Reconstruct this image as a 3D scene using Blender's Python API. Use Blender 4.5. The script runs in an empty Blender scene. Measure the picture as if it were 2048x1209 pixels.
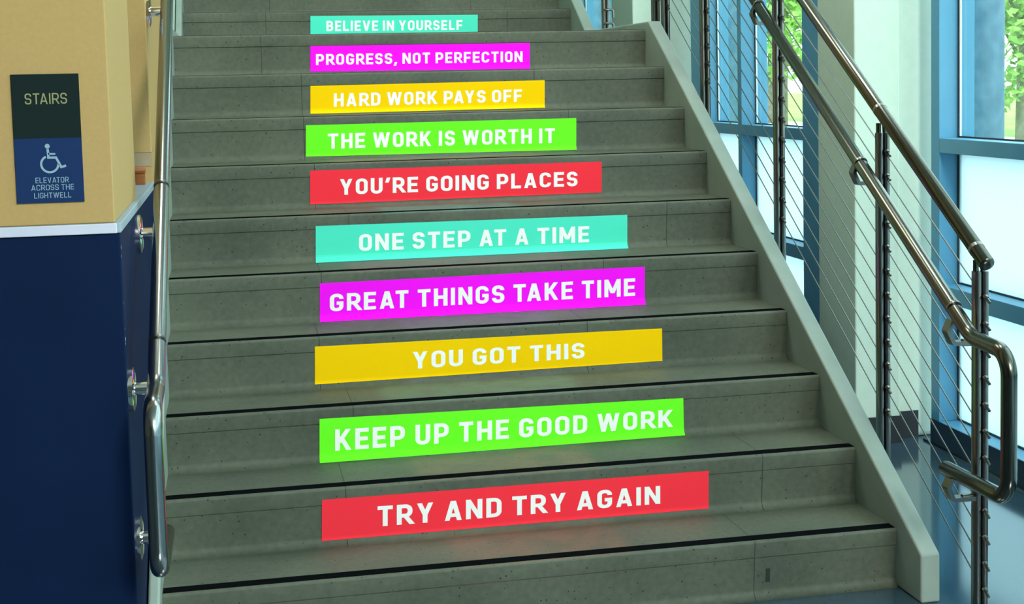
import bpy, bmesh, math, random
from mathutils import Vector, Matrix
random.seed(7)
S = bpy.context.scene
COL = S.collection

# ------------------------------------------------------------------ camera
cam_d = bpy.data.cameras.new('camera')
cam = bpy.data.objects.new('camera', cam_d); COL.objects.link(cam)
rt = Vector((0.9762054, -0.2157811, -0.0214819)); up = Vector((0.0395996, 0.0799940, 0.9960084)); fw = Vector((0.2132014, 0.9731595, -0.0866354))
M = Matrix.Identity(4)
for i in range(3):
    M[i][0] = rt[i]; M[i][1] = up[i]; M[i][2] = -fw[i]
M[0][3], M[1][3], M[2][3] = 0.224506, -3.954415, 1.474173
cam.matrix_world = M
cam_d.sensor_fit = 'HORIZONTAL'; cam_d.sensor_width = 36.0
cam_d.lens = 3019.04 * 36 / 2048
cam_d.shift_x = (1024 - 1129.485) / 2048
cam_d.shift_y = (426.53 - 604.5) / 2048
cam_d.clip_start = 0.05; cam_d.clip_end = 300
S.camera = cam

# ------------------------------------------------------------------ world, sun, added fill lights, exposure
W = bpy.data.worlds.new('sky'); S.world = W; W.use_nodes = True
bg = W.node_tree.nodes['Background']
bg.inputs[0].default_value = (0.78, 0.94, 0.97, 1); bg.inputs[1].default_value = 4.2

def area(name, loc, target, sx, sy, power, color):
    d = bpy.data.lights.new(name, 'AREA'); d.shape = 'RECTANGLE'; d.size = sx; d.size_y = sy
    d.energy = power; d.color = color
    o = bpy.data.objects.new(name, d); COL.objects.link(o); o.location = loc
    o.rotation_euler = (Vector(target) - Vector(loc)).to_track_quat('-Z', 'Y').to_euler()
    return o
area('lobby_fill_light', (2.3, -7.0, 4.3), (1.2, 1.0, 0.9), 1.1, 1.8, 550, (0.97, 1.0, 0.93))  # unseen fill light, added to brighten the risers and slogan strips
area('stair_fill_light', (1.9, 1.1, 4.6), (1.4, 3.8, 1.5), 0.9, 1.4, 95, (0.95, 1.0, 0.95))  # unseen, added to lift the upper steps above the lower ones

area('landing_fill_light', (0.3, 2.2, 4.6), (2.6, 1.9, 1.2), 1.0, 1.0, 50, (0.95, 1.0, 0.95))  # unseen, added to brighten the stair-facing side of the pillar
sd = bpy.data.lights.new('sun', 'SUN'); sd.energy = 2.2; sd.angle = 0.02; sd.color = (1.0, 0.96, 0.86)
sun = bpy.data.objects.new('sun', sd); COL.objects.link(sun); sun.location = (-4, -6, 12)
sun.rotation_euler = Vector((0.55, 0.35, -0.95)).to_track_quat('-Z', 'Y').to_euler()
S.view_settings.view_transform = 'Standard'; S.view_settings.look = 'None'
S.view_settings.gamma = 1.0; S.view_settings.use_curve_mapping = False
S.view_settings.exposure = 0.0

# ------------------------------------------------------------------ materials
def mat(name, color, rough=0.5, metal=0.0, spec=0.5):
    m = bpy.data.materials.new(name); m.use_nodes = True
    b = m.node_tree.nodes['Principled BSDF']
    b.inputs['Base Color'].default_value = (*color, 1); b.inputs['Roughness'].default_value = rough
    b.inputs['Metallic'].default_value = metal; b.inputs['Specular IOR Level'].default_value = spec
    return m
def nodes(m): return m.node_tree.nodes, m.node_tree.links, m.node_tree.nodes['Principled BSDF']
def srgb(r, g, b):
    f = lambda c: (c/255/12.92) if c/255 <= 0.04045 else ((c/255+0.055)/1.055)**2.4
    return (f(r), f(g), f(b))
def noise_mat(name, c1, c2, scale, rough, bump=0.0, spec=0.3, detail=6, stretch=None, metal=0.0):
    m = mat(name, c1, rough, metal, spec); N, L, b = nodes(m)
    tc = N.new('ShaderNodeTexCoord'); nz = N.new('ShaderNodeTexNoise')
    nz.inputs['Scale'].default_value = scale; nz.inputs['Detail'].default_value = detail
    src = tc.outputs['Object']
    if stretch:
        mp = N.new('ShaderNodeMapping'); mp.inputs['Scale'].default_value = stretch
        L.new(src, mp.inputs[0]); src = mp.outputs[0]
    L.new(src, nz.inputs['Vector'])
    rp = N.new('ShaderNodeValToRGB'); rp.color_ramp.elements[0].color = (*c1, 1); rp.color_ramp.elements[1].color = (*c2, 1)
    rp.color_ramp.elements[0].position = 0.35; rp.color_ramp.elements[1].position = 0.65
    L.new(nz.outputs['Fac'], rp.inputs[0]); L.new(rp.outputs[0], b.inputs['Base Color'])
    if bump:
        bp = N.new('ShaderNodeBump'); bp.inputs['Strength'].default_value = bump; bp.inputs['Distance'].default_value = 0.002
        L.new(nz.outputs['Fac'], bp.inputs['Height']); L.new(bp.outputs[0], b.inputs['Normal'])
    return m

def concrete():
    m = mat('speckled_concrete', (0.1, 0.11, 0.09), 0.62, 0, 0.35); N, L, b = nodes(m)
    tc = N.new('ShaderNodeTexCoord'); oi = N.new('ShaderNodeObjectInfo')
    add = N.new('ShaderNodeVectorMath'); add.operation = 'ADD'
    sc_ = N.new('ShaderNodeVectorMath'); sc_.operation = 'SCALE'; sc_.inputs[0].default_value = (7.3, 3.1, 5.7)
    L.new(oi.outputs['Random'], sc_.inputs['Scale']); L.new(tc.outputs['Object'], add.inputs[0]); L.new(sc_.outputs[0], add.inputs[1])
    def noise(scale, detail=4):
        n = N.new('ShaderNodeTexNoise'); n.inputs['Scale'].default_value = scale; n.inputs['Detail'].default_value = detail
        L.new(add.outputs[0], n.inputs['Vector']); return n
    big = noise(2.6, 5); fine = noise(55, 5); mid = noise(14, 4)
    r1 = N.new('ShaderNodeValToRGB'); e = r1.color_ramp.elements
    e[0].position = 0.30; e[0].color = (*C_CON1, 1); e[1].position = 0.72; e[1].color = (*C_CON2, 1)
    mx0 = N.new('ShaderNodeMath'); mx0.operation = 'MULTIPLY_ADD'; mx0.inputs[1].default_value = 0.35
    L.new(fine.outputs['Fac'], mx0.inputs[0])
    mm = N.new('ShaderNodeMath'); mm.operation = 'MULTIPLY'; mm.inputs[1].default_value = 0.65
    L.new(big.outputs['Fac'], mm.inputs[0]); L.new(mm.outputs[0], mx0.inputs[2]); L.new(mx0.outputs[0], r1.inputs[0])
    # dark air holes in the concrete
    vo = N.new('ShaderNodeTexVoronoi'); vo.inputs['Scale'].default_value = 62; vo.inputs['Randomness'].default_value = 1.0
    L.new(add.outputs[0], vo.inputs['Vector'])
    vsep = N.new('ShaderNodeSeparateColor'); L.new(vo.outputs['Color'], vsep.inputs[0])
    size = N.new('ShaderNodeMapRange'); size.inputs['From Min'].default_value = 0.12; size.inputs['From Max'].default_value = 1.0
    size.inputs['To Min'].default_value = 0.0; size.inputs['To Max'].default_value = 0.17
    L.new(vsep.outputs[0], size.inputs['Value'])
    lt = N.new('ShaderNodeMath'); lt.operation = 'LESS_THAN'; L.new(vo.outputs['Distance'], lt.inputs[0]); L.new(size.outputs[0], lt.inputs[1])
    gate = N.new('ShaderNodeMath'); gate.operation = 'GREATER_THAN'; gate.inputs[1].default_value = 0.41; L.new(mid.outputs['Fac'], gate.inputs[0])
    pit = N.new('ShaderNodeMath'); pit.operation = 'MULTIPLY'; L.new(lt.outputs[0], pit.inputs[0]); L.new(gate.outputs[0], pit.inputs[1])
    # a casting joint across the step
    sep = N.new('ShaderNodeSeparateXYZ'); L.new(tc.outputs['Object'], sep.inputs[0])
    def attr(n):
        a = N.new('ShaderNodeAttribute'); a.attribute_type = 'OBJECT'; a.attribute_name = n; return a
    def near(xattr, out):
        d = N.new('ShaderNodeMath'); d.operation = 'SUBTRACT'; L.new(sep.outputs['X'], d.inputs[0]); L.new(attr(xattr).outputs['Fac'], d.inputs[1])
        ab = N.new('ShaderNodeMath'); ab.operation = 'ABSOLUTE'; L.new(d.outputs[0], ab.inputs[0])
        l = N.new('ShaderNodeMath'); l.operation = 'LESS_THAN'; l.inputs[1].default_value = 0.0011; L.new(ab.outputs[0], l.inputs[0]); return l
    j = near('joint', None); j2 = near('joint_b', None)
    jm = N.new('ShaderNodeMath'); jm.operation = 'MAXIMUM'; L.new(j.outputs[0], jm.inputs[0]); L.new(j2.outputs[0], jm.inputs[1])
    dk = N.new('ShaderNodeMath'); dk.operation = 'MAXIMUM'; L.new(pit.outputs[0], dk.inputs[0]); L.new(jm.outputs[0], dk.inputs[1])
    # faint coloured band on the tread, its tint set per step
    sx = N.new('ShaderNodeMapRange'); sx.interpolation_type = 'SMOOTHSTEP'
    def edge(an, sgn):
        d = N.new('ShaderNodeMath'); d.operation = 'SUBTRACT'
        if sgn > 0: L.new(sep.outputs['X'], d.inputs[0]); L.new(attr(an).outputs['Fac'], d.inputs[1])
        else: L.new(attr(an).outputs['Fac'], d.inputs[0]); L.new(sep.outputs['X'], d.inputs[1])
        r = N.new('ShaderNodeMapRange'); r.interpolation_type = 'SMOOTHSTEP'; r.inputs['From Min'].default_value = 0; r.inputs['From Max'].default_value = 0.06
        L.new(d.outputs[0], r.inputs['Value']); return r
    a1, a2 = edge('tint_start', 1), edge('tint_end', -1)
    ge = N.new('ShaderNodeNewGeometry'); gs = N.new('ShaderNodeSeparateXYZ'); L.new(ge.outputs['Normal'], gs.inputs[0])
    upf = N.new('ShaderNodeMapRange'); upf.inputs['From Min'].default_value = 0.5; upf.inputs['From Max'].default_value = 0.9; L.new(gs.outputs['Z'], upf.inputs['Value'])
    p1 = N.new('ShaderNodeMath'); p1.operation = 'MULTIPLY'; L.new(a1.outputs[0], p1.inputs[0]); L.new(a2.outputs[0], p1.inputs[1])
    p2 = N.new('ShaderNodeMath'); p2.operation = 'MULTIPLY'; L.new(p1.outputs[0], p2.inputs[0]); L.new(upf.outputs[0], p2.inputs[1])
    p3 = N.new('ShaderNodeMath'); p3.operation = 'MULTIPLY'; L.new(p2.outputs[0], p3.inputs[0])
    nr = N.new('ShaderNodeMapRange'); nr.inputs['From Min'].default_value = 0.3; nr.inputs['From Max'].default_value = 0.6; nr.inputs['To Min'].default_value = 0.15; nr.inputs['To Max'].default_value = 0.5
    L.new(mid.outputs['Fac'], nr.inputs['Value']); L.new(nr.outputs[0], p3.inputs[1])
    ms = N.new('ShaderNodeMix'); ms.data_type = 'RGBA'; L.new(p3.outputs[0], ms.inputs['Factor']); L.new(r1.outputs[0], ms.inputs['A']); L.new(attr('tint_color').outputs['Color'], ms.inputs['B'])
    mk = N.new('ShaderNodeMix'); mk.data_type = 'RGBA'; L.new(dk.outputs[0], mk.inputs['Factor']); L.new(ms.outputs['Result'], mk.inputs['A']); mk.inputs['B'].default_value = (0.012, 0.013, 0.011, 1)
    L.new(mk.outputs['Result'], b.inputs['Base Color'])
    bp = N.new('ShaderNodeBump'); bp.inputs['Strength'].default_value = 0.15; bp.inputs['Distance'].default_value = 0.001
    L.new(fine.outputs['Fac'], bp.inputs['Height']); L.new(bp.outputs[0], b.inputs['Normal'])
    return m
C_CON1 = (0.048, 0.063, 0.046); C_CON2 = (0.106, 0.126, 0.090)
MT = {}
MT['concrete'] = concrete()
MT['strip'] = mat('black_grip', (0.004, 0.005, 0.006), 0.8, 0, 0.0)
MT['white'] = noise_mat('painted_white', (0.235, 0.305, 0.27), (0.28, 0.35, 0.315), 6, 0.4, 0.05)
MT['steel'] = mat('brushed_steel', (0.105, 0.108, 0.09), 0.2, 1.0)
MT['steel_lit'] = mat('steel_lit_copy', (0.30, 0.32, 0.32), 0.2, 1.0)  # lighter copy of the rail steel, window highlight put into its colour
MT['steel_dark'] = mat('dark_steel', (0.19, 0.19, 0.18), 0.3, 1.0)
MT['chrome'] = mat('chrome', (0.80, 0.80, 0.82), 0.07, 1.0)
MT['cable'] = mat('cable_steel', (0.15, 0.17, 0.17), 0.35, 1.0)
MT['navy'] = noise_mat('navy_paint', (0.0022, 0.0105, 0.040), (0.003, 0.0125, 0.047), 3, 0.6, 0, 0.06)
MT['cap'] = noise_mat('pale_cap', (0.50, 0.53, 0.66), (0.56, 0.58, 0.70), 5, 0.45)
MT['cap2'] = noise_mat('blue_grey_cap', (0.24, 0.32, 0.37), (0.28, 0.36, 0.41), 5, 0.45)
MT['beige'] = noise_mat('beige_paint', (0.40, 0.275, 0.108), (0.425, 0.29, 0.115), 90, 0.7, 0.05, 0.2)
MT['tan'] = noise_mat('tan_paint', (0.40, 0.27, 0.11), (0.43, 0.29, 0.12), 60, 0.7, 0.0, 0.2)
MT['ledge'] = noise_mat('shaded_tan', (0.30, 0.24, 0.15), (0.34, 0.27, 0.17), 30, 0.6)  # tan with shadow put into its colour
MT['wood'] = noise_mat('orange_wood', (0.20, 0.060, 0.013), (0.26, 0.085, 0.018), 12, 0.4, 0, 0.4, 6, (1, 1, 8))
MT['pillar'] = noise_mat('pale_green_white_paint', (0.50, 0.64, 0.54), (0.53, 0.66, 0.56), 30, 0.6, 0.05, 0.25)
MT['base_front'] = mat('navy_base_front', (0.008, 0.03, 0.06), 0.4)
MT['base'] = mat('dark_rubber_base', (0.014, 0.020, 0.024), 0.45)
MT['frame'] = noise_mat('blue_frame', (0.070, 0.26, 0.42), (0.078, 0.275, 0.44), 8, 0.38, 0, 0.4)
MT['gasket'] = mat('black_gasket', (0.008, 0.01, 0.012), 0.5)
MT['bead'] = mat('pale_glazing_bead', (0.75, 0.82, 0.82), 0.4)
MT['ceiling'] = mat('ceiling_paint', (0.55, 0.56, 0.52), 0.8)
MT['darkwall'] = mat('lobby_wall_paint', (0.16, 0.15, 0.12), 0.8)
MT['signg'] = mat('sign_green', srgb(10, 30, 30), 0.7, 0, 0.15)
MT['signb'] = mat('sign_blue', srgb(16, 44, 88), 0.7, 0, 0.15)
MT['signt'] = mat('sign_pale_olive', srgb(136, 140, 98), 0.5)
MT['signt2'] = mat('sign_pale_blue', srgb(128, 158, 176), 0.5)
MT['lettering'] = mat('white_vinyl', (0.93, 0.93, 0.93), 0.55, 0, 0.2)
for n, c in dict(teal=(82, 227, 199), magenta=(255, 26, 255), amber=(255, 203, 0), green=(110, 255, 46), red=(255, 56, 71)).items():
    MT[n] = mat(n + '_vinyl', tuple(min(0.95, max(0.004, v)) for v in srgb(*c)), 0.7, 0, 0.0)

def floor_mat():
    m = mat('slate_tile', (0.05, 0.075, 0.10), 0.22, 0, 0.5); N, L, b = nodes(m); b.inputs['IOR'].default_value = 2.7
    tc = N.new('ShaderNodeTexCoord'); br = N.new('ShaderNodeTexBrick')
    br.offset = 0.5; br.inputs['Scale'].default_value = 1.0; br.inputs['Brick Width'].default_value = 0.6; br.inputs['Row Height'].default_value = 0.6
    br.inputs['Mortar Size'].default_value = 0.0025
    br.inputs['Color1'].default_value = (0.020, 0.054, 0.082, 1); br.inputs['Color2'].default_value = (0.025, 0.061, 0.090, 1); br.inputs['Mortar'].default_value = (0.012, 0.03, 0.048, 1)
    L.new(tc.outputs['Object'], br.inputs['Vector'])
    nz = N.new('ShaderNodeTexNoise'); nz.inputs['Scale'].default_value = 3; nz.inputs['Detail'].default_value = 4; L.new(tc.outputs['Object'], nz.inputs['Vector'])
    mr = N.new('ShaderNodeMapRange'); mr.inputs['To Min'].default_value = 0.07; mr.inputs['To Max'].default_value = 0.15; L.new(nz.outputs['Fac'], mr.inputs['Value'])
    mx = N.new('ShaderNodeMix'); mx.data_type = 'RGBA'; mx.blend_type = 'MULTIPLY'; mx.inputs['Factor'].default_value = 0.35
    L.new(br.outputs['Color'], mx.inputs['A']); L.new(nz.outputs['Color'], mx.inputs['B'])
    L.new(br.outputs['Color'], b.inputs['Base Color']); L.new(mr.outputs[0], b.inputs['Roughness'])
    return m
MT['floor'] = floor_mat()

def glass_clear():
    m = bpy.data.materials.new('clear_glass'); m.use_nodes = True; N, L = m.node_tree.nodes, m.node_tree.links
    N.clear(); o = N.new('ShaderNodeOutputMaterial'); t = N.new('ShaderNodeBsdfTransparent'); g = N.new('ShaderNodeBsdfGlossy'); mx = N.new('ShaderNodeMixShader')
    t.inputs[0].default_value = (0.90, 0.97, 0.95, 1); g.inputs['Roughness'].default_value = 0.02
    mx.inputs[0].default_value = 0.06; L.new(t.outputs[0], mx.inputs[1]); L.new(g.outputs[0], mx.inputs[2]); L.new(mx.outputs[0], o.inputs[0]); return m
def glass_frost():
    m = bpy.data.materials.new('frosted_glass'); m.use_nodes = True; N, L = m.node_tree.nodes, m.node_tree.links
    N.clear(); o = N.new('ShaderNodeOutputMaterial'); t = N.new('ShaderNodeBsdfTranslucent'); g = N.new('ShaderNodeBsdfDiffuse'); mx = N.new('ShaderNodeMixShader')
    t.inputs[0].default_value = (0.66, 0.80, 0.84, 1); g.inputs['Color'].default_value = (0.7, 0.85, 0.9, 1)
    mx.inputs[0].default_value = 0.12; L.new(t.outputs[0], mx.inputs[1]); L.new(g.outputs[0], mx.inputs[2]); L.new(mx.outputs[0], o.inputs[0]); return m
MT['glass'] = glass_clear(); MT['frost'] = glass_frost()
MT['lawn'] = noise_mat('lawn', (0.20, 0.40, 0.07), (0.32, 0.50, 0.11), 1.2, 0.9)
MT['path'] = mat('pale_path', (0.62, 0.60, 0.56), 0.8)
MT['leaf'] = noise_mat('leaf', (0.16, 0.36, 0.06), (0.36, 0.58, 0.14), 3, 0.6)
MT['bark'] = noise_mat('bark', (0.16, 0.15, 0.12), (0.26, 0.24, 0.20), 10, 0.9)
MT['extcol'] = noise_mat('blue_grey_render', (0.050, 0.125, 0.20), (0.085, 0.18, 0.27), 9, 0.85, 0.2)

# ------------------------------------------------------------------ mesh helpers
def obj(name, bm, m, parent=None, smooth=False, bevel=0.0, seg=2):
    me = bpy.data.meshes.new(name); bm.normal_update(); bm.to_mesh(me); bm.free()
    o = bpy.data.objects.new(name, me); COL.objects.link(o)
    if m: me.materials.append(MT[m] if isinstance(m, str) else m)
    if smooth:
        for p in me.polygons: p.use_smooth = True
    if bevel:
        b = o.modifiers.new('edge', 'BEVEL'); b.width = bevel; b.segments = seg; b.limit_method = 'ANGLE'; b.angle_limit = math.radians(40)
    if parent: o.parent = parent
    return o
def thing(name, label, cat, loc=(0, 0, 0), group=None):
    o = bpy.data.objects.new(name, None); COL.objects.link(o); o.location = loc; o.empty_display_size = 0.1
    return tag(o, label, cat, group)
def tag(o, label=None, cat=None, group=None, kind=None):
    if label: o['label'] = label
    if cat: o['category'] = cat
    if group: o['group'] = group
    if kind: o['kind'] = kind
    return o
def box(bm, x0, x1, y0, y1, z0, z1):
    v = [bm.verts.new(p) for p in ((x0,y0,z0),(x1,y0,z0),(x1,y1,z0),(x0,y1,z0),(x0,y0,z1),(x1,y0,z1),(x1,y1,z1),(x0,y1,z1))]
    for f in ((0,3,2,1),(4,5,6,7),(0,1,5,4),(1,2,6,5),(2,3,7,6),(3,0,4,7)): bm.faces.new([v[i] for i in f])
    return bm
def bx(*a): return box(bmesh.new(), *a)
def prism_x(bm, prof, x0, x1):
    """profile of (y,z) points extruded along x"""
    a = [bm.verts.new((x0, y, z)) for y, z in prof]; b = [bm.verts.new((x1, y, z)) for y, z in prof]
    n = len(prof)
    f1 = bm.faces.new(a); f2 = bm.faces.new(b[::-1])
    for i in range(n): bm.faces.new((a[i], b[i], b[(i+1) % n], a[(i+1) % n]))
    bmesh.ops.recalc_face_normals(bm, faces=bm.faces[:])
    return bm
def fillet(pts, n=6):
    """pts: list of (vector, radius); returns rounded polyline"""
    out = []
    for i, (p, r) in enumerate(pts):
        p = Vector(p)
        if r <= 0 or i in (0, len(pts)-1): out.append(p); continue
        a = (Vector(pts[i-1][0]) - p).normalized(); b = (Vector(pts[i+1][0]) - p).normalized()
        ang = a.angle(b)
        if ang > 3.13: out.append(p); continue
        d = r / math.tan(ang/2)
        c = p + (a + b).normalized() * (r / math.sin(ang/2))
        s, e = p + a*d, p + b*d
        u = (s - c); w = (e - c); th = u.angle(w); ax = u.cross(w).normalized()
        for k in range(n+1):
            out.append(c + (Matrix.Rotation(th*k/n, 3, ax) @ u))
    return out
def tube(bm, path, r, seg=14, cap=True, radii=None):
    path = [Vector(p) for p in path]; rings = []
    t0 = (path[1] - path[0]).normalized(); nrm = t0.orthogonal().normalized()
    for i, p in enumerate(path):
        if i == 0: t = t0
        elif i == len(path)-1: t = (path[i] - path[i-1]).normalized()
        else: t = ((path[i+1]-path[i]).normalized() + (path[i]-path[i-1]).normalized()).normalized()
        nrm = (nrm - t*nrm.dot(t)).normalized(); bn = t.cross(nrm)
        rr = radii[i] if radii else r
        rings.append([bm.verts.new(p + (nrm*math.cos(2*math.pi*k/seg) + bn*math.sin(2*math.pi*k/seg))*rr) for k in range(seg)])
    for a, b in zip(rings, rings[1:]):
        for k in range(seg): bm.faces.new((a[k], a[(k+1) % seg], b[(k+1) % seg], b[k]))
    if cap:
        bm.faces.new(rings[0][::-1]); bm.faces.new(rings[-1])
    return bm
def domed(path, r):
    """path with rounded ends for a capped tube: returns path, radii"""
    p = [Vector(q) for q in path]; d0 = (p[0]-p[1]).normalized(); d1 = (p[-1]-p[-2]).normalized()
    st = [(0.35, 0.25), (0.30, 0.62), (0.15, 0.9)]
    a = [p[0] + d0*r*k for k, _ in st]; b = [p[-1] + d1*r*k for k, _ in reversed(st)]
    return a + p + b, [r*q for _, q in st] + [r]*len(p) + [r*q for _, q in reversed(st)]
def bar(bm, path, w, h, wdir):
    """flat bar swept along path; w across wdir, h across the other direction"""
    path = [Vector(p) for p in path]; wdir = Vector(wdir).normalized(); rings = []
    for i, p in enumerate(path):
        if i == 0: t = (path[1]-p).normalized(); k = 1
        elif i == len(path)-1: t = (p-path[i-1]).normalized(); k = 1
        else:
            u, v = (p-path[i-1]).normalized(), (path[i+1]-p).normalized(); t = (u+v).normalized(); k = 1/max(0.3, t.dot(u))
        n = t.cross(wdir).normalized()
        rings.append([bm.verts.new(p + wdir*w/2*a + n*h/2*b*k) for a, b in ((-1,-1),(1,-1),(1,1),(-1,1))])
    for a, b in zip(rings, rings[1:]):
        for k in range(4): bm.faces.new((a[k], a[(k+1) % 4], b[(k+1) % 4], b[k]))
    bm.faces.new(rings[0][::-1]); bm.faces.new(rings[-1])
    bmesh.ops.recalc_face_normals(bm, faces=bm.faces[:])
    return bm
def cyl(bm, p0, p1, r, seg=14): return tube(bm, [p0, p1], r, seg)
def smooth_auto(o, ang=35):
    for p in o.data.polygons: p.use_smooth = True
    o.data.set_sharp_from_angle(angle=math.radians(ang))
    return o

# ------------------------------------------------------------------ stroke lettering
def glyph(ch, s):
    """returns width, list of ('p', points, closed) strokes and ('d', x0,y0,x1,y1) diagonals, cap height 1"""
    h = s/2; R = 0.185; top, bot, mid = 1-h, h, 0.5
    def P(*p, closed=False): return ('p', [(q if len(q) == 3 else (*q, 0)) for q in p], closed)
    st = lambda x, a=0.0, b=1.0: P((x, a), (x, b))
    if ch == 'I': return s, [st(h)]
    if ch == 'L': w = .52; return w, [P((h, 1), (h, bot), (w, bot))]
    if ch == 'T': w = .58; return w, [P((0, top), (w, top)), st(w/2, 0, top)]
    if ch == 'E': w = .54; return w, [P((w, top), (h, top), (h, bot), (w, bot)), P((h, mid), (w-.04, mid))]
    if ch == 'F': w = .54; return w, [P((w, top), (h, top), (h, 0)), P((h, .47), (w-.04, .47))]
    if ch == 'H': w = .62; return w, [st(h), st(w-h), P((h, mid), (w-h, mid))]
    w = .60; a, b = h, w-h
    if ch == 'O': return w, [P((w/2, top), (b, top, R), (b, bot, R), (a, bot, R), (a, top, R), (w/2, top))]
    if ch == 'C': return w, [P((b, .69), (b, top, R), (a, top, R), (a, bot, R), (b, bot, R), (b, .31))]
    if ch == 'G': return w, [P((b, .70), (b, top, R), (a, top, R), (a, bot, R), (b, bot, R), (b, .46), (w*.50, .46))]
    if ch == 'U': return w, [P((a, 1), (a, bot, R), (b, bot, R), (b, 1))]
    if ch == 'D': return w, [P((a, mid), (a, top), (b, top, R+.02), (b, bot, R+.02), (a, bot), (a, mid))]
    if ch == 'P': return w, [st(a), P((a, top), (b, top, .19), (b, .41, .19), (a, .41))]
    if ch == 'R': return w, [st(a), P((a, top), (b, top, .19), (b, .44, .19), (a, .44)), ('d', w*.52, .44, w-.01, 0)]
    if ch == 'B': return w, [st(a), P((a, top), (b-.03, top, .17), (b-.03, mid+.02, .17), (a, mid+.02)), P((a, mid+.02), (b, mid+.02, .19), (b, bot, .19), (a, bot))]
    if ch == 'S': w = .57; b = w-h; return w, [P((b, .71), (b, top, .175), (a, top, .175), (a, mid, .175), (b, mid, .175), (b, bot, .175), (a, bot, .175), (a, .29))]
    if ch == 'N': w = .64; return w, [st(h), st(w-h), ('d', h*.9, 1, w-h*.9, 0)]
    if ch == 'M': w = .78; return w, [st(h), st(w-h), ('d', h, 1, w/2, .22), ('d', w-h, 1, w/2, .22)]
    if ch == 'A': w = .68; k = s*.56; return w, [('d', k, 0, w/2-s*.06, 1), ('d', w-k, 0, w/2+s*.06, 1), P((w*.2, .27), (w*.8, .27))]
    if ch == 'V': w = .68; k = s*.56; return w, [('d', k, 1, w/2-s*.06, 0), ('d', w-k, 1, w/2+s*.06, 0)]
    if ch == 'W': w = .96; k = s*.53; return w, [('d', k, 1, w*.28, 0), ('d', w*.28, 0, w/2, 1), ('d', w/2, 1, w*.72, 0), ('d', w*.72, 0, w-k, 1)]
    if ch == 'Y': w = .66; k = s*.6; return w, [('d', k, 1, w/2, .40), ('d', w-k, 1, w/2, .40), st(w/2, 0, .5)]
    if ch == 'K': w = .64; k = s*.62; return w, [st(h), ('d', h+s*.2, .36, w-k, 1), ('d', w*.40, .58, w-k+.02, 0)]
    if ch == ',': return s*1.1, [('d', s*.75, .17, s*.25, -.17)]
    if ch == "'": return s*1.1, [('d', s*.8, 1.0, s*.35, .68)]
    return .11, []
def stroke_polys(ch, s, x0):
    w, items = glyph(ch, s); polys = []
    for n_, it in enumerate(items):
        if it[0] == 'd':
            _, xa, ya, xb, yb = it; L = math.hypot(xb-xa, yb-ya); hx = s*L/abs(yb-ya)/2*0.96
            polys.append(([(x0+xa-hx, ya), (x0+xa+hx, ya), (x0+xb+hx, yb), (x0+xb-hx, yb)], n_))
        else:
            pts = fillet([((p[0], p[1], 0), p[2]) for p in it[1]], 6)
            off = []
            for i, p in enumerate(pts):
                if i == 0: t = (pts[1]-p).normalized(); k = 1
                elif i == len(pts)-1: t = (p-pts[i-1]).normalized(); k = 1
                else:
                    u, v = (p-pts[i-1]).normalized(), (pts[i+1]-p).normalized(); t = (u+v).normalized(); k = 1/max(.4, t.dot(u))
                n = Vector((-t.y, t.x, 0)); off.append((p + n*s/2*k, p - n*s/2*k))
            for (a, b), (c, d) in zip(off, off[1:]):
                polys.append(([(x0+q.x, q.y) for q in (a, b, d, c)], n_))
    return w, polys
def text_words(txt, s, width):
    """letters set to a total width (in cap heights) by even spacing; returns (total width, list of words of polygons)"""
    ws = [glyph(c, s)[0] for c in txt]; n = len(txt) - 1
    kern = lambda i: -0.11 if (txt[i] + txt[i+1]) in ('AT', 'TA', 'AY', 'PA') else 0.0
    gap = (width - sum(ws) - sum(kern(i) for i in range(n)))/n
    k = 1.0
    if gap < 0.12: k = (sum(ws) + n*0.12)/width; gap = 0.12       # condensed
    if gap > 0.155: gap = 0.155; k = (sum(ws) + n*0.155)/width
    x = 0; words = [[]]
    for i, ch in enumerate(txt):
        w, p = stroke_polys(ch, s, x); x += w + (gap + kern(i) if i < n else 0)
        if ch == ' ': words.append([])
        words[-1] += p
    return x, words
def lettering(txt, s, width, mapf, m, place):
    """one part per word; mapf(u in 0..1, v in cap heights, layer) -> point"""
    W_, words = text_words(txt, s, width)
    for polys in words:
        bm = bmesh.new()
        for q, layer in polys:
            vs = [bm.verts.new(mapf(x/W_, y, layer)) for x, y in q]
            try: bm.faces.new(vs)
            except ValueError: pass
        place(obj('lettering', bm, m))

# ------------------------------------------------------------------ dimensions
R_, T_, OV, WD = 0.17, 0.29, 0.0166, 2.051     # riser, tread, nosing overhang, stair width
YU = 4.12                                      # first nosing of the upper flight
XW = -0.034                                    # left wall face
XG = 2.91                                      # window wall face

# ------------------------------------------------------------------ room shell
tag(obj('floor', bx(-6, 3.02, -10, 10.0, -0.1, 0.0), 'floor'), 'dark slate tiled lobby floor beside the stairs', 'floor', kind='structure')
tag(obj('ceiling', bx(-6, 3.02, -10, 10.0, 4.8, 4.95), 'ceiling'), 'painted ceiling above the stairwell', 'ceiling', kind='structure')
tag(obj('wall_far_left', bx(-6.15, -6, -10, 10.0, -0.1, 4.95), 'darkwall'), 'plain wall on the far left of the lobby', 'wall', kind='structure')
tag(obj('wall_back', bx(-6, 3.02, 10.0, 10.15, -0.1, 4.95), 'darkwall'), 'wall behind the upper stairs', 'wall', kind='structure')
tag(obj('wall_front', bx(-6, 3.02, -10.15, -10, -0.1, 4.95), 'darkwall'), 'lobby wall opposite the stairs', 'wall', kind='structure')

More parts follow.
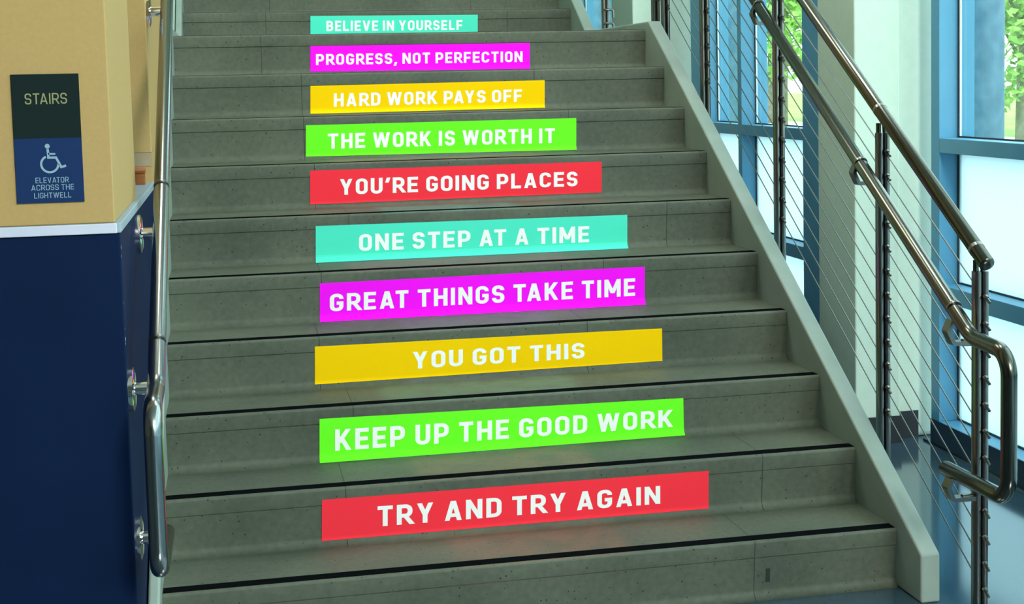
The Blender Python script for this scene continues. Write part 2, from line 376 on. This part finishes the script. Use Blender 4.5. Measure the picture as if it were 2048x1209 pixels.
# parapet wall on the left of the stair, with its pale cap
hw = tag(obj('wall_parapet', bx(-0.9, XW, -0.38, 7.0, 0, 1.152), 'navy', bevel=0.004), 'navy blue half wall left of the stairs', 'wall', kind='structure')
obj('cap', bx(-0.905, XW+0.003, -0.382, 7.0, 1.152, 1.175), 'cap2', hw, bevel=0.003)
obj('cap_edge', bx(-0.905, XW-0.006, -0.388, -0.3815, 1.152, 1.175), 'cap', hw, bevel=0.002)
chips = bmesh.new()
for z, r in ((1.118, .004), (1.098, .003), (0.905, .0045), (0.895, .003), (0.93, .002), (0.99, .002), (0.80, .002)):
    q = [chips.verts.new((XW+0.0006, -0.379 + r*math.cos(a)*0.9 + r, z + r*1.2*math.sin(a))) for a in [k*math.pi/4 for k in range(8)]]
    chips.faces.new(q)
obj('paint_chip', chips, mat('bare_plaster', (0.75, 0.75, 0.78), 0.8), hw)
# beige upper walls standing on the parapet
tag(obj('wall_left', bx(-0.9, -0.045, -0.368, 0.43, 1.175, 4.8), 'beige', bevel=0.003), 'beige wall block with the sign, on the navy half wall', 'wall', kind='structure')
w2 = tag(obj('wall_left_beyond', bx(-0.9, XW, 1.17, 2.9, 1.272, 4.8), 'beige', bevel=0.003), 'second beige wall block behind the sign wall', 'wall', kind='structure')
tag(obj('wall_left_upper', bx(-0.9, XW, 2.9, 7.0, 1.272, 4.8), 'pillar'), 'pale wall beside the landing and upper flight', 'wall', kind='structure')
kl = tag(obj('wall_ledge', bx(-0.9, XW-0.002, 1.172, 7.0, 1.175, 1.272), 'tan'), 'tan ledge under the second beige wall block', 'ledge', kind='structure')
obj('ledge_shade', bx(-0.9, XW-0.001, 1.168, 1.172, 1.228, 1.272), 'ledge', kl)  # thin strip painting the shadow along the top of the ledge front
nw = thing('wooden_railing', 'short orange brown wooden rail end on a post behind the beige sign wall', 'railing', (-0.065, 1.06, 1.175))
def rel(o, e): o.parent = e; o.matrix_parent_inverse = Matrix.Translation(e.location).inverted(); return o
rel(obj('post', bx(-0.082, -0.053, 1.045, 1.075, 1.175, 1.209), 'wood', bevel=0.002), nw)
pp, rr = domed([(-0.42, 1.06, 1.221), (-0.055, 1.06, 1.221)], 0.0135)
rel(smooth_auto(obj('handrail', tube(bmesh.new(), pp, 0.0135, 12, radii=rr), 'wood'), 40), nw)
rel(obj('post', bx(-0.40, -0.371, 1.045, 1.075, 1.175, 1.209), 'wood', bevel=0.002), nw)

# ------------------------------------------------------------------ stairs
def step_profile(y0, z1, ydepth, seam=0.05):
    """front riser from (y0,z1) down to z1-R_, rounded nosing, seam groove, cove at the foot"""
    z0 = z1 - R_
    fy = lambda z: y0 + OV*(z1 - z)/R_
    pr = []
    rn = 0.008
    for k in range(5):
        a = math.pi/2*k/4
        pr.append((y0 + rn - rn*math.sin(a), z1 - rn + rn*math.cos(a)))
    pr += [(fy(z1-seam+.0016), z1-seam+.0016), (fy(z1-seam)+.004, z1-seam), (fy(z1-seam-.0016)+.0012, z1-seam-.0016)]
    rc = 0.026
    for k in range(7):
        a = math.pi/2*k/6
        pr.append((fy(z0+rc) - rc*(1-math.cos(a)) + 0.0012, z0 + rc - rc*math.sin(a)))
    pr += [(ydepth, z0), (ydepth, z1)]
    return pr
TINT = {1: ((0.20, 0.11, 0.075), 0.75, 1.30), 2: ((0.19, 0.13, 0.085), 0.68, 1.28), 3: ((0.10, 0.19, 0.12), 0.62, 1.30), 4: ((0.13, 0.13, 0.16), 0.72, 1.28),
         5: ((0.19, 0.11, 0.12), 0.57, 1.40), 6: ((0.08, 0.24, 0.21), 0.72, 1.28), 7: ((0.22, 0.11, 0.09), 0.57, 1.45), 8: ((0.10, 0.12, 0.20), 0.78, 1.36)}
JOINT = {1: (9, 1.62), 2: (0.50, 1.75), 3: (0.55, 9), 4: (0.47, 1.35), 5: (0.50, 1.48), 6: (0.62, 1.80), 7: (0.52, 9), 8: (0.50, 1.56), 9: (0.51, 1.48), 10: (0.36, 9), 11: (0.42, 1.7)}
lower = thing('staircase', 'lower flight of grey speckled concrete steps bearing the coloured slogan strips', 'staircase')
upper = thing('staircase', 'upper flight of grey concrete steps rising from the landing at the top', 'staircase')
for k in range(1, 14):
    fl = lower if k <= 10 else upper
    y0 = (k-1)*T_ if k <= 10 else YU + (k-11)*T_
    y1 = y0 + T_ + OV + 0.12 if k != 10 else YU + OV + 0.12
    z1 = k*R_
    prof = step_profile(y0, z1, y1)
    if k == 1: prof = [(y, max(z, 0.0)) for y, z in prof]
    st = smooth_auto(obj('landing' if k == 10 else 'step', prism_x(bmesh.new(), prof, 0.0, WD), 'concrete', fl), 30)
    j = JOINT.get(k, (0.45, 1.55)); st['joint'] = float(j[0]); st['joint_b'] = float(j[1])
    c, xa, xb = TINT.get(k, ((0.1, 0.1, 0.1), 9, 9)); st['tint_color'] = [float(q) for q in c]; st['tint_start'] = float(xa); st['tint_end'] = float(xb)
    obj('nosing_strip', bx(0.002, WD-0.002, y0+0.012, y0+0.054, z1-0.002, z1+0.0012), 'strip', st)
# slot in the bottom riser
sb = bx(1.655, 1.667, -0.0008, 0.002, 0.045, 0.085)
for v in sb.verts: v.co.y += OV*(R_-v.co.z)/R_
obj('slot', sb, 'gasket', lower)

SL = R_/T_
def stringer(parent, x0, x1):
    top = [(-0.155, 0.0), (-0.155, 0.23 + SL*(-0.155)), (2.568, 1.735), (3.79, 1.735), (3.79 + 0.001, 1.735)]
    prof = [(-0.155, 0.0), (-0.155, 0.139), (2.568, 1.735), (3.60, 1.735), (3.60, 1.35), (2.75, 1.35), (0.44, 0.0)]
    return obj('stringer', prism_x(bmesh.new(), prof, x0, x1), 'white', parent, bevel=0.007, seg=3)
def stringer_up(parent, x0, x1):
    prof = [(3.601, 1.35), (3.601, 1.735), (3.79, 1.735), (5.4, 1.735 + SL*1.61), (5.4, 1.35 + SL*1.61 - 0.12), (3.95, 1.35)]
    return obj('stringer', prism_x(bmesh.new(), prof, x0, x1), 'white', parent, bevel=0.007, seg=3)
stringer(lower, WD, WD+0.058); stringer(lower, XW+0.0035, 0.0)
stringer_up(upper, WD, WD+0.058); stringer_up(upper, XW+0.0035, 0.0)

# ------------------------------------------------------------------ slogan strips on the risers
DECALS = [
 ('BELIEVE IN YOURSELF', 11, 'teal', [(0.6513, 0.1476), (1.5391, 0.1437), (1.5379, 0.0384), (0.6482, 0.0465)], [(0.7335, 0.1213), (1.4558, 0.1161), (1.4552, 0.0645), (0.732, 0.0671)]),
 ('PROGRESS, NOT PERFECTION', 10, 'magenta', [(0.5671, 0.1204), (1.522, 0.119), (1.5215, 0.0047), (0.5637, 0.0112)], [(0.5895, 0.0854), (1.4898, 0.083), (1.4896, 0.0358), (0.5881, 0.0389)]),
 ('HARD WORK PAYS OFF', 9, 'amber', [(0.5462, 0.1201), (1.5253, 0.1232), (1.5249, 0.0071), (0.5427, 0.0064)], [(0.6404, 0.0875), (1.427, 0.0865), (1.4267, 0.0345), (0.6389, 0.0326)]),
 ('THE WORK IS WORTH IT', 8, 'green', [(0.5083, 0.1367), (1.5925, 0.1368), (1.5926, 0.0079), (0.5045, 0.0139)], [(0.5921, 0.1016), (1.5037, 0.0983), (1.5036, 0.0382), (0.5904, 0.0421)]),
 ("YOU'RE GOING PLACES", 7, 'red', [(0.5038, 0.1446), (1.6237, 0.1421), (1.6242, 0.0214), (0.4999, 0.017)], [(0.6121, 0.1088), (1.5273, 0.1066), (1.5274, 0.0495), (0.6105, 0.049)]),
 ('ONE STEP AT A TIME', 6, 'teal', [(0.5024, 0.1324), (1.6469, 0.1269), (1.6478, 0.002), (0.4985, 0.002)], [(0.6545, 0.0963), (1.5013, 0.0905), (1.5014, 0.0304), (0.6529, 0.0352)]),
 ('GREAT THINGS TAKE TIME', 5, 'magenta', [(0.4943, 0.1338), (1.6306, 0.137), (1.6319, 0.002), (0.4904, 0.0027)], [(0.5268, 0.0953), (1.5957, 0.0973), (1.5962, 0.0336), (0.5251, 0.035)]),
 ('YOU GOT THIS', 4, 'amber', [(0.4563, 0.1391), (1.6073, 0.1329), (1.61, 0.0207), (0.4526, 0.0149)], [(0.7673, 0.1026), (1.3401, 0.0993), (1.3402, 0.0466), (0.7662, 0.0458)]),
 ('KEEP UP THE GOOD WORK', 3, 'green', [(0.4483, 0.1375), (1.5911, 0.1249), (1.5952, 0.0048), (0.4443, 0.0028)], [(0.4939, 0.1011), (1.5575, 0.0895), (1.5582, 0.0326), (0.492, 0.034)]),
 ('TRY AND TRY AGAIN', 2, 'red', [(0.4328, 0.138), (1.579, 0.1333), (1.5811, 0.0154), (0.4286, 0.0163)], [(0.5891, 0.1056), (1.4286, 0.0988), (1.4293, 0.0427), (0.5877, 0.0449)]),
]
CN = dict(teal='turquoise', magenta='magenta', amber='amber yellow', green='bright green', red='coral red')
def on_riser(k, x, zl, off):
    """point on the face of riser k at height zl above its foot, lifted off by off; follows the cove at the foot"""
    y0 = (k-1)*T_ if k <= 10 else YU + (k-11)*T_
    rc = 0.026; zz = max(0.0, zl)
    y = y0 + OV*(R_-zz)/R_
    if zz < rc:
        c = math.sqrt(max(0, rc*rc - (rc-zz)**2)); y = y0 + OV*(R_-rc)/R_ - (rc - c)
    return (x, y - off, (k-1)*R_ + zl)
for txt, k, cname, quad, tq in DECALS:
    tl, tr, br, bl = quad
    bm = bmesh.new(); NX, NZ = 2, 16; grid = []
    for i in range(NX+1):
        u = i/NX; row = []
        for j in range(NZ+1):
            # closer rows at the foot, where the strip bends with the cove
            v = (j/NZ)**1.7
            x = (bl[0]*(1-u)+br[0]*u)*(1-v) + (tl[0]*(1-u)+tr[0]*u)*v
            z = (bl[1]*(1-u)+br[1]*u)*(1-v) + (tl[1]*(1-u)+tr[1]*u)*v
            row.append((bm.verts.new(on_riser(k, x, z, 0.0012)), bm.verts.new(on_riser(k, x, z, 0.0003))))
        grid.append(row)
    for i in range(NX):
        for j in range(NZ):
            bm.faces.new([grid[i][j][0], grid[i+1][j][0], grid[i+1][j+1][0], grid[i][j+1][0]])
            bm.faces.new([grid[i][j][1], grid[i][j+1][1], grid[i+1][j+1][1], grid[i+1][j][1]])
    for i in range(NX):
        for j in (0, NZ): bm.faces.new([grid[i][j][0], grid[i][j][1], grid[i+1][j][1], grid[i+1][j][0]])
    for j in range(NZ):
        for i in (0, NX): bm.faces.new([grid[i][j][0], grid[i][j][1], grid[i][j+1][1], grid[i][j+1][0]])
    bmesh.ops.recalc_face_normals(bm, faces=bm.faces[:])
    d = obj('slogan_strip', bm, cname)
    tag(d, '%s strip reading %s on a stair riser' % (CN[cname], txt.lower().capitalize()), 'sign', 'slogan strips on the stair risers')
    a, b_, c_, d_ = tq
    def mp(u, v, layer, a=a, b_=b_, c_=c_, d_=d_, k=k):
        x = (d_[0]*(1-u)+c_[0]*u)*(1-v) + (a[0]*(1-u)+b_[0]*u)*v
        z = (d_[1]*(1-u)+c_[1]*u)*(1-v) + (a[1]*(1-u)+b_[1]*u)*v
        return on_riser(k, x, z, 0.0016 + 0.00008*layer)
    hgt = (a[1] - d_[1] + b_[1] - c_[1])/2
    lettering(txt, 0.187, (b_[0] - a[0])/hgt, mp, 'lettering', lambda o, d=d: setattr(o, 'parent', d))

# ------------------------------------------------------------------ wall sign
YS = -0.369
sg = thing('wall_sign', 'dark green and blue stairs sign with a wheelchair symbol on the beige wall', 'sign', (-0.18, YS, 1.372))
x0, x1, zt, zm, zb = -0.2545, -0.109, 1.517, 1.3725, 1.2265
rel(obj('upper_panel', bx(x0, x1, YS-0.004, YS+0.0005, zm, zt), 'signg'), sg)
rel(obj('lower_panel', bx(x0, x1, YS-0.004, YS+0.0005, zb, zm), 'signb'), sg)
def sign_text(txt, xa, xb, za, zh, s, m):
    lettering(txt, s, (xb-xa)/zh, lambda u, v, layer: (xa + (xb-xa)*u, YS-0.0046-0.00005*layer, za + zh*v), m, lambda o: rel(o, sg))
sign_text('STAIRS', -0.2265, -0.136, 1.4495, 0.0245, 0.115, 'signt')
for txt, xa, xb, za in (('ELEVATOR', -0.2125, -0.141, 1.2715), ('ACROSS THE', -0.2225, -0.130, 1.2550), ('LIGHTWELL', -0.2170, -0.137, 1.2370)):
    sign_text(txt, xa, xb, za, 0.0125, 0.115, 'signt2')
ic = bmesh.new()
def icon_stroke(pts, w):
    off = []
    pts = [Vector((p[0], p[1], 0)) for p in pts]
    for i, p in enumerate(pts):
        if i == 0: t = (pts[1]-p).normalized(); kk = 1
        elif i == len(pts)-1: t = (p-pts[i-1]).normalized(); kk = 1
        else:
            u, v = (p-pts[i-1]).normalized(), (pts[i+1]-p).normalized(); t = (u+v).normalized(); kk = 1/max(.4, t.dot(u))
        n = Vector((-t.y, t.x, 0)); off.append((p+n*w/2*kk, p-n*w/2*kk))
    vs = [(ic.verts.new((a.x, YS-0.0046, a.y)), ic.verts.new((b.x, YS-0.0046, b.y))) for a, b in off]
    for (a, b), (c, d) in zip(vs, vs[1:]): ic.faces.new((a, b, d, c))
hc = (-0.1835, 1.3545)
ic.faces.new([ic.verts.new((hc[0]+0.0055*math.cos(t), YS-0.0046, hc[1]+0.0055*math.sin(t))) for t in [k*math.pi/8 for k in range(16)]])
icon_stroke([(-0.1830, 1.3480), (-0.1822, 1.3285), (-0.1660, 1.3285), (-0.1555, 1.3065), (-0.1450, 1.3095)], 0.0052)
icon_stroke([(-0.1828, 1.3370), (-0.1670, 1.3365)], 0.0042)
icon_stroke([(-0.1800 + 0.0185*math.cos(t), 1.3140 + 0.0185*math.sin(t)) for t in [math.radians(115 + 245*k/24) for k in range(25)]], 0.0048)
rel(obj('symbol', ic, 'signt2'), sg)

# ------------------------------------------------------------------ handrails
def handrail_path(x, ytop):
    z = lambda y: 1.019 + SL*y
    return fillet([((x, ytop, z(ytop)), 0), ((x, -0.385, 0.788), 0.12), ((x, -0.577, 0.779), 0.062), ((x, -0.577, 0.407), 0.058), ((x, -0.235, 0.404), 0)], 10)
XR, XP, XL = 2.085, 2.165, 0.03
lh = thing('handrail', 'stainless handrail on the left beside the navy half wall, looped at its lower end', 'handrail', (XW, 0.2, 1.1))
def make_rail(x, parent, ytop, name='rail', m='steel', r=0.0205):
    pp = handrail_path(x, ytop); pa, ra = domed(pp, r)
    o = smooth_auto(obj(name, tube(bmesh.new(), pa, r, 20, radii=ra), m), 50)
    return rel(o, parent)
make_rail(XL, lh, 2.45, 'rail', 'steel_lit')
# joint sleeves
def sleeve(x, y, parent):
    d = Vector((0, 1, SL)).normalized(); c = Vector((x, y, 1.019 + SL*y))
    return rel(smooth_auto(obj('joint_sleeve', cyl(bmesh.new(), c - d*0.004, c + d*0.004, 0.0212, 20), 'steel_dark'), 40), parent)
for y in (-0.245, 0.33): sleeve(XL, y, lh)
def wall_bracket(y, z, zr, yr):
    br = bmesh.new()
    tube(br, [(XW, y, z), (XW+0.010, y, z), (XW+0.014, y, z)], .05, 24, radii=[0.052, 0.052, 0.040])
    o = rel(smooth_auto(obj('bracket', br, 'chrome'), 35), lh)
    st = bmesh.new(); cyl(st, (XW+0.012, y, z), (XW+0.046, y, z), 0.0165, 16)
    a = smooth_auto(obj('stem', st, 'chrome'), 35); a.parent = o
    nk = bmesh.new(); tube(nk, fillet([((XW+0.044, y, z), 0), ((XL, y, z), 0.02), ((XL, yr, zr), 0)], 6), 0.0085, 12)
    c = smooth_auto(obj('neck', nk, 'chrome'), 35); c.parent = o
wall_bracket(0.225, 1.092, 1.13, 0.225)
wall_bracket(-0.325, 0.778, 0.81, -0.325)
wall_bracket(-0.300, 0.414, 0.405, -0.300)
wall_bracket(1.235, 1.735, 1.745, 1.235)

# ------------------------------------------------------------------ balustrade on the right
CAB0, DC = 0.874, 0.0730           # topmost cable height at y=-0.285 and spacing
ZC = lambda y, i: CAB0 + SL*(y+0.285) - DC*i
bal = thing('balustrade', 'stainless steel cable balustrade with handrail on the right of the lower flight', 'balustrade', (XP, -0.27, 0))
def post(parent, x, y, z0, z1, fit=None, first=0):
    bm = bmesh.new()
    for dx in (-0.0105, 0.0105):
        pr = []
        for k in range(16):
            a = 2*math.pi*k/16; ca, sa = math.cos(a), math.sin(a)
            pr.append((x + dx + 0.0095*math.copysign(abs(ca)**0.7, ca), y + 0.0175*math.copysign(abs(sa)**0.7, sa)))
        lo = [bm.verts.new((p[0], p[1], z0)) for p in pr]; hi = [bm.verts.new((p[0], p[1], z1)) for p in pr]
        for k in range(16): bm.faces.new((lo[k], lo[(k+1) % 16], hi[(k+1) % 16], hi[k]))
        bm.faces.new(lo[::-1]); bm.faces.new(hi)
    p = rel(smooth_auto(obj('post', bm, 'steel_dark'), 40), parent)
    def sub(n, b, m):
        o = smooth_auto(obj(n, b, m), 40); o.parent = p; return o
    if fit:
        for i in range(first, 12):
            z = fit(i)
            if z0 + 0.02 < z < z1 - 0.01:
                f = bmesh.new(); d = Vector((0, -1, -SL)).normalized()
                c = Vector((x + 0.006, y - 0.0165, z))
                cyl(f, c, c + d*0.010, 0.0075, 6); cyl(f, c + d*0.010, c + d*0.030, 0.0042, 8)
                sub('cable_fitting', f, 'steel_dark')
    return p, sub
POSTS = [(-0.275, 0.0, 0.945), (0.345, 0.02, 1.298), (1.238, 0.44, 1.815), (2.105, 0.95, 2.325), (2.68, 1.28, 2.655)]
for n, (y, z0, z1) in enumerate(POSTS):
    p, sub = post(bal, XP, y, z0, z1, lambda i, y=y: ZC(y, i))
    zg = 0.985 + 0.593*(y + 0.285)           # guard rail centre above
    b = bmesh.new(); cyl(b, (XP-0.0105, y+0.004, z1-0.002), (XP-0.0105, y+0.004, z1+0.030), 0.008, 12); sub('spigot', b, 'steel')
    b = bmesh.new(); tube(b, [(XP+0.008, y, z1-0.01), (XP+0.008, y, z1+0.022), (XP+0.004, y+0.004, zg-0.012)], 0.01, 10, radii=[0.006, 0.008, 0.013]); sub('saddle', b, 'steel_dark')
    if z0 > 0.01:
        b = bx(WD+0.057, XP-0.018, y-0.015, y+0.015, z0+0.04, z0+0.09); sub('standoff', b, 'steel_dark')
    else:
        b = bmesh.new(); cyl(b, (XP, y, 0), (XP, y, 0.008), 0.05, 24); sub('base_plate', b, 'steel')
ga, gz = -0.312, 0.985 + 0.593*(-0.312 + 0.285)
pp, rr = domed([(XP, ga, gz), (XP, 2.60, gz + 0.593*(2.60-ga))], 0.0215)
gr = rel(smooth_auto(obj('guard_rail', tube(bmesh.new(), pp, 0.0215, 20, radii=rr), 'steel'), 50), bal)
for y in (-0.255, 0.36, 1.25):
    d = Vector((0, 1, 0.593)).normalized(); c = Vector((XP, y, gz + 0.593*(y-ga)))
    rel(smooth_auto(obj('joint_sleeve', cyl(bmesh.new(), c-d*0.006, c+d*0.006, 0.0222, 20), 'steel_dark'), 40), bal)
make_rail(XR, bal, 2.45, 'handrail')
for y in (-0.262, 0.345, 1.238): sleeve(XR, y-0.02, bal)
def rail_bracket(y, zr, drop=0.075, ay=0.0):
    bm = bmesh.new()
    bar(bm, fillet([((XR-0.004, y+ay, zr-0.012), 0), ((XR-0.018, y+ay, zr-drop*0.55), 0.005), ((XR-0.002, y+ay*0.6, zr-drop), 0.005), ((XP-0.018, y, zr-drop), 0)], 4), 0.034, 0.011, (0, 1, 0))
    o = rel(smooth_auto(obj('handrail_bracket', bm, 'steel_dark'), 30), bal)
    c = bmesh.new(); cyl(c, (XR+0.028, y, zr-drop), (XP-0.014, y, zr-drop), 0.0105, 14)
    k = smooth_auto(obj('clamp', c, 'steel'), 40); k.parent = o
for y in (-0.275, 0.345, 1.238, 2.105): rail_bracket(y, 1.019 + SL*y if y > 0 else 0.83)
rail_bracket(-0.275, 0.404, 0.075)
for i in range(12):
    bm = bmesh.new(); ya = -0.280; yb = 2.68
    if i > 9: yb = 2.68
    cyl(bm, (XP+0.006, ya, ZC(ya, i)), (XP+0.006, yb, ZC(yb, i)), 0.0021, 6)
    rel(smooth_auto(obj('cable', bm, 'cable')), bal)

# landing balustrade and the one on the upper flight
bl2 = thing('balustrade', 'stainless steel balustrade around the landing and up the upper flight', 'balustrade', (XP, 2.84, 1.3))
post(bl2, XP, 2.84, 1.28, 2.70); 
ZU = lambda y, i: 2.72 + SL*(y-3.80) - DC*i
post(bl2, XP, 3.80, 1.30, 2.72 + 0.06, lambda i: ZU(3.80, i))
post(bl2, XP, 4.75, 1.80, 3.34, lambda i: ZU(4.75, i))
b = bmesh.new(); tube(b, [(XP, 2.75, 2.74), (XP, 3.80, 2.80), (XP, 5.2, 2.80 + SL*1.4)], 0.0215, 16); rel(smooth_auto(obj('guard_rail', b, 'steel'), 50), bl2)
for i in range(12):
    b = bmesh.new(); cyl(b, (XP+0.006, 3.80, ZU(3.80, i)), (XP+0.006, 4.75, ZU(4.75, i)), 0.0021, 6); rel(smooth_auto(obj('cable', b, 'cable')), bl2)
for i in range(10):
    z = 2.66 - DC*i; b = bmesh.new(); cyl(b, (XP+0.006, 2.84, z), (XP+0.006, 3.80, z), 0.0021, 6); rel(smooth_auto(obj('cable', b, 'cable')), bl2)
# hooked brackets seen on the landing posts
for y, z in ((2.84, 1.845), (3.80, 1.845), (3.80, 1.775)):
    b = bmesh.new(); tube(b, fillet([((XP-0.01, y-0.02, z), 0), ((XP-0.01, y-0.045, z), 0.012), ((XP+0.03, y-0.045, z), 0.012), ((XP+0.03, y-0.045, z-0.04), 0)], 4), 0.0065, 10)
    rel(smooth_auto(obj('bracket', b, 'steel_dark'), 40), bl2)

# ------------------------------------------------------------------ white pillars between the windows
def pillar(n, y0, x0, dep, lab):
    bm = bmesh.new(); box(bm, x0, x0+0.19, y0, y0+dep, 0, 4.8)
    p = tag(obj('wall_pillar', bm, 'pillar', bevel=0.006), lab, 'pillar', kind='structure')
    obj('pillar_return', bx(x0+0.19, 3.02, y0+0.07, y0+dep, 0, 4.8), 'pillar', p, bevel=0.02, seg=4)
    b = bmesh.new(); box(b, x0-0.004, x0+0.194, y0-0.005, y0+dep, 0, 0.11); box(b, x0+0.19, XG, y0+0.064, y0+0.2, 0, 0.11)
    obj('baseboard', b, 'base', p)
pillar(1, 1.59, 2.61, 0.38, 'white pillar between the two window bays on the right')
pillar(2, 4.72, 2.56, 0.50, 'pale green lit pillar beyond the landing posts')

# ------------------------------------------------------------------ windows
GX = 3.0
def bay(name, label, ya, yb, mullions, face_a=0.07, face_b=0.07, sub=None):
    """window bay on the plane x=XG from y=ya to y=yb"""
    w = bpy.data.objects.new(name, None); COL.objects.link(w); w.location = (XG, ya, 0); tag(w, label, 'window', kind='structure')
    fr = bmesh.new(); X1 = GX + 0.06
    box(fr, XG, X1, ya, yb, 0.0, 0.104); box(fr, XG, X1, ya, yb, 4.5, 4.8)
    ys = [(ya, ya+face_a)] + [(m-0.03, m+0.03) for m in mullions] + [(yb-face_b, yb)]
    for a, b in ys: box(fr, XG, X1, a, b, 0.104, 4.5)
    zs = [(0.104, 0.585), (0.65, 1.168), (1.225, 2.9), (2.96, 4.5)]
    for (a, b), (c, d) in zip(ys, ys[1:]):
        for (_, z1), (z2, _) in zip(zs, zs[1:]): box(fr, XG, X1, b, c, z1, z2)
    f = rel(obj('window_frame', fr, 'frame', bevel=0.002), w)
    rel(obj('base_front_sheet', bx(XG-0.003, XG, ya, yb, 0.0, 0.103), 'base_front'), w)  # thin sheet, darker than the frame, across the front of its base
    gk = bmesh.new(); bd = bmesh.new(); first = True
    for (a, b), (c, d) in zip(ys, ys[1:]):
        for k, (z1, z2) in enumerate(zs):
            g = rel(obj('pane', bx(GX-0.004, GX+0.004, b, c, z1, z2), 'frost' if k < 2 else 'glass'), w)
            if k < 2: g['label'] = 'frosted pane'
            for q, m, e, xx in ((gk, 0.008, 0, GX-0.012), (bd, 0.010, 0.008, GX-0.010)):
                box(q, xx, GX-0.004, b+e, b+e+m, z1, z2); box(q, xx, GX-0.004, c-e-m, c-e, z1, z2)
                box(q, xx, GX-0.004, b+e+m, c-e-m, z1, z1+0.006); box(q, xx, GX-0.004, b+e+m, c-e-m, z2-0.006, z2)
    g1 = rel(obj('gasket', gk, 'gasket'), w); g2 = rel(obj('glazing_bead', bd, 'bead'), w)
    return w
bay('window_1', 'tall blue framed window with frosted lower panes on the right of the pillar', -1.4, 1.54, [0.08])
bay('window_2', 'blue framed window bay seen through the cables behind the balustrade', 1.97, 4.70, [3.83], face_a=0.94, face_b=0.25)
bay('window_3', 'blue framed window bay beyond the landing', 5.22, 9.99, [7.78])
bay('window_4', 'blue framed lobby window beside the stair foot', -4.5, -1.45, [-2.95])
bay('window_5', 'blue framed lobby window nearest the lobby end', -9.95, -4.55, [-7.2])
t = bx(XG-0.006, XG-0.003, -9.9, 1.60, 0, 0.008)
tag(obj('baseboard_right', t, 'steel'), 'thin pale strip along the foot of the window wall', 'baseboard', kind='structure')

# ------------------------------------------------------------------ outdoors
tag(obj('ground', bx(3.2, 140, -70, 140, -0.4, -0.15), 'lawn'), 'sunny lawn outside the windows', 'lawn', kind='structure')
pth = bmesh.new(); pv = [pth.verts.new(p) for p in ((3.2, -60, -0.145), (16.0, -60, -0.145), (19.0, 25, -0.145), (21, 60, -0.145), (18.2, 60, -0.145), (16.0, 25, -0.145), (8.0, 6, -0.145), (3.2, 6, -0.145))]
pth.faces.new(pv)
tag(obj('path', pth, 'path'), 'pale paved path outside the window', 'path', kind='structure')
for (x, y, r, lab) in ((6.0, 6.97, 0.17, 'round blue grey outdoor column seen through the right window'), (6.2, 13.5, 0.30, 'round blue grey outdoor column seen through the window behind the cables'), (6.2, 20.6, 0.42, 'round blue grey outdoor column seen beside the upper stringer')):
    c = bmesh.new(); cyl(c, (x, y, -0.2), (x, y, 6), r, 36)
    tag(smooth_auto(obj('outdoor_column', c, 'extcol'), 60), lab, 'column')
def tree(x, y, h, cr, lab, n, trunk=0.09, lean=(0.1, 0.0)):
    t = thing('tree', lab, 'tree', (x, y, -0.15), 'trees on the lawn')
    tb = bmesh.new(); ph = h*0.55
    tube(tb, [(x, y, -0.2), (x+lean[0]*0.4, y+lean[1]*.4, ph*0.5), (x+lean[0], y+lean[1], ph), (x+lean[0]*1.4, y, h*0.85)], 0.1, 10, radii=[trunk*1.25, trunk, trunk*0.8, trunk*0.35])
    rnd = random.Random(int(x*100+y))
    for k in range(6):
        a = rnd.uniform(0, 6.28); z = rnd.uniform(ph*0.55, h*0.7); L = cr*rnd.uniform(0.5, 0.9)
        p0 = Vector((x+lean[0]*z/ph*0.7, y+lean[1]*z/ph*0.7, z)); p1 = p0 + Vector((math.cos(a)*L, math.sin(a)*L, L*0.55))
        tube(tb, [p0, (p0+p1)/2 + Vector((0, 0, 0.05)), p1], 0.03, 6, radii=[trunk*0.42, trunk*0.3, trunk*0.12])
    rel(smooth_auto(obj('trunk', tb, 'bark'), 60), t)
    lb = bmesh.new(); cz = h*0.68
    blobs = [(rnd.uniform(-.6, .6)*cr, rnd.uniform(-.6, .6)*cr, rnd.uniform(-.35, .35)*h) for _ in range(16)]
    for k in range(n):
        b = blobs[k % 16]; v = Vector((rnd.gauss(0, 1), rnd.gauss(0, 1), rnd.gauss(0, 1))).normalized()*rnd.uniform(0.4, 1)**0.5*cr*0.48
        c = Vector((x+lean[0]+b[0], y+lean[1]+b[1], cz+b[2])) + v
        s = rnd.uniform(0.6, 1.2)*cr*0.034
        u = Vector((rnd.gauss(0, 1), rnd.gauss(0, 1), rnd.gauss(0, 1))).normalized(); w = u.orthogonal().normalized()
        q = [lb.verts.new(c+u*s*1.5), lb.verts.new(c+w*s), lb.verts.new(c-u*s*1.5), lb.verts.new(c-w*s)]
        lb.faces.new(q)
    rel(obj('crown', lb, 'leaf'), t)
tree(12.1, 17.3, 5.2, 2.0, 'slim young tree on the lawn outside the right window', 3600, 0.075, (0.05, -0.02))
tree(18.0, 31.0, 8.0, 3.6, 'leafy green tree standing behind the slim young tree', 4500, 0.14)
tree(29.0, 38.0, 8.5, 3.6, 'leafy green tree farther back at the right edge', 4500, 0.14)
tree(10.7, 24.0, 6.2, 2.1, 'leafy green tree outside the window behind the cables', 3500, 0.12)
tree(19.0, 47.0, 8.5, 4.0, 'tall green tree far back across the lawn', 4500, 0.16)
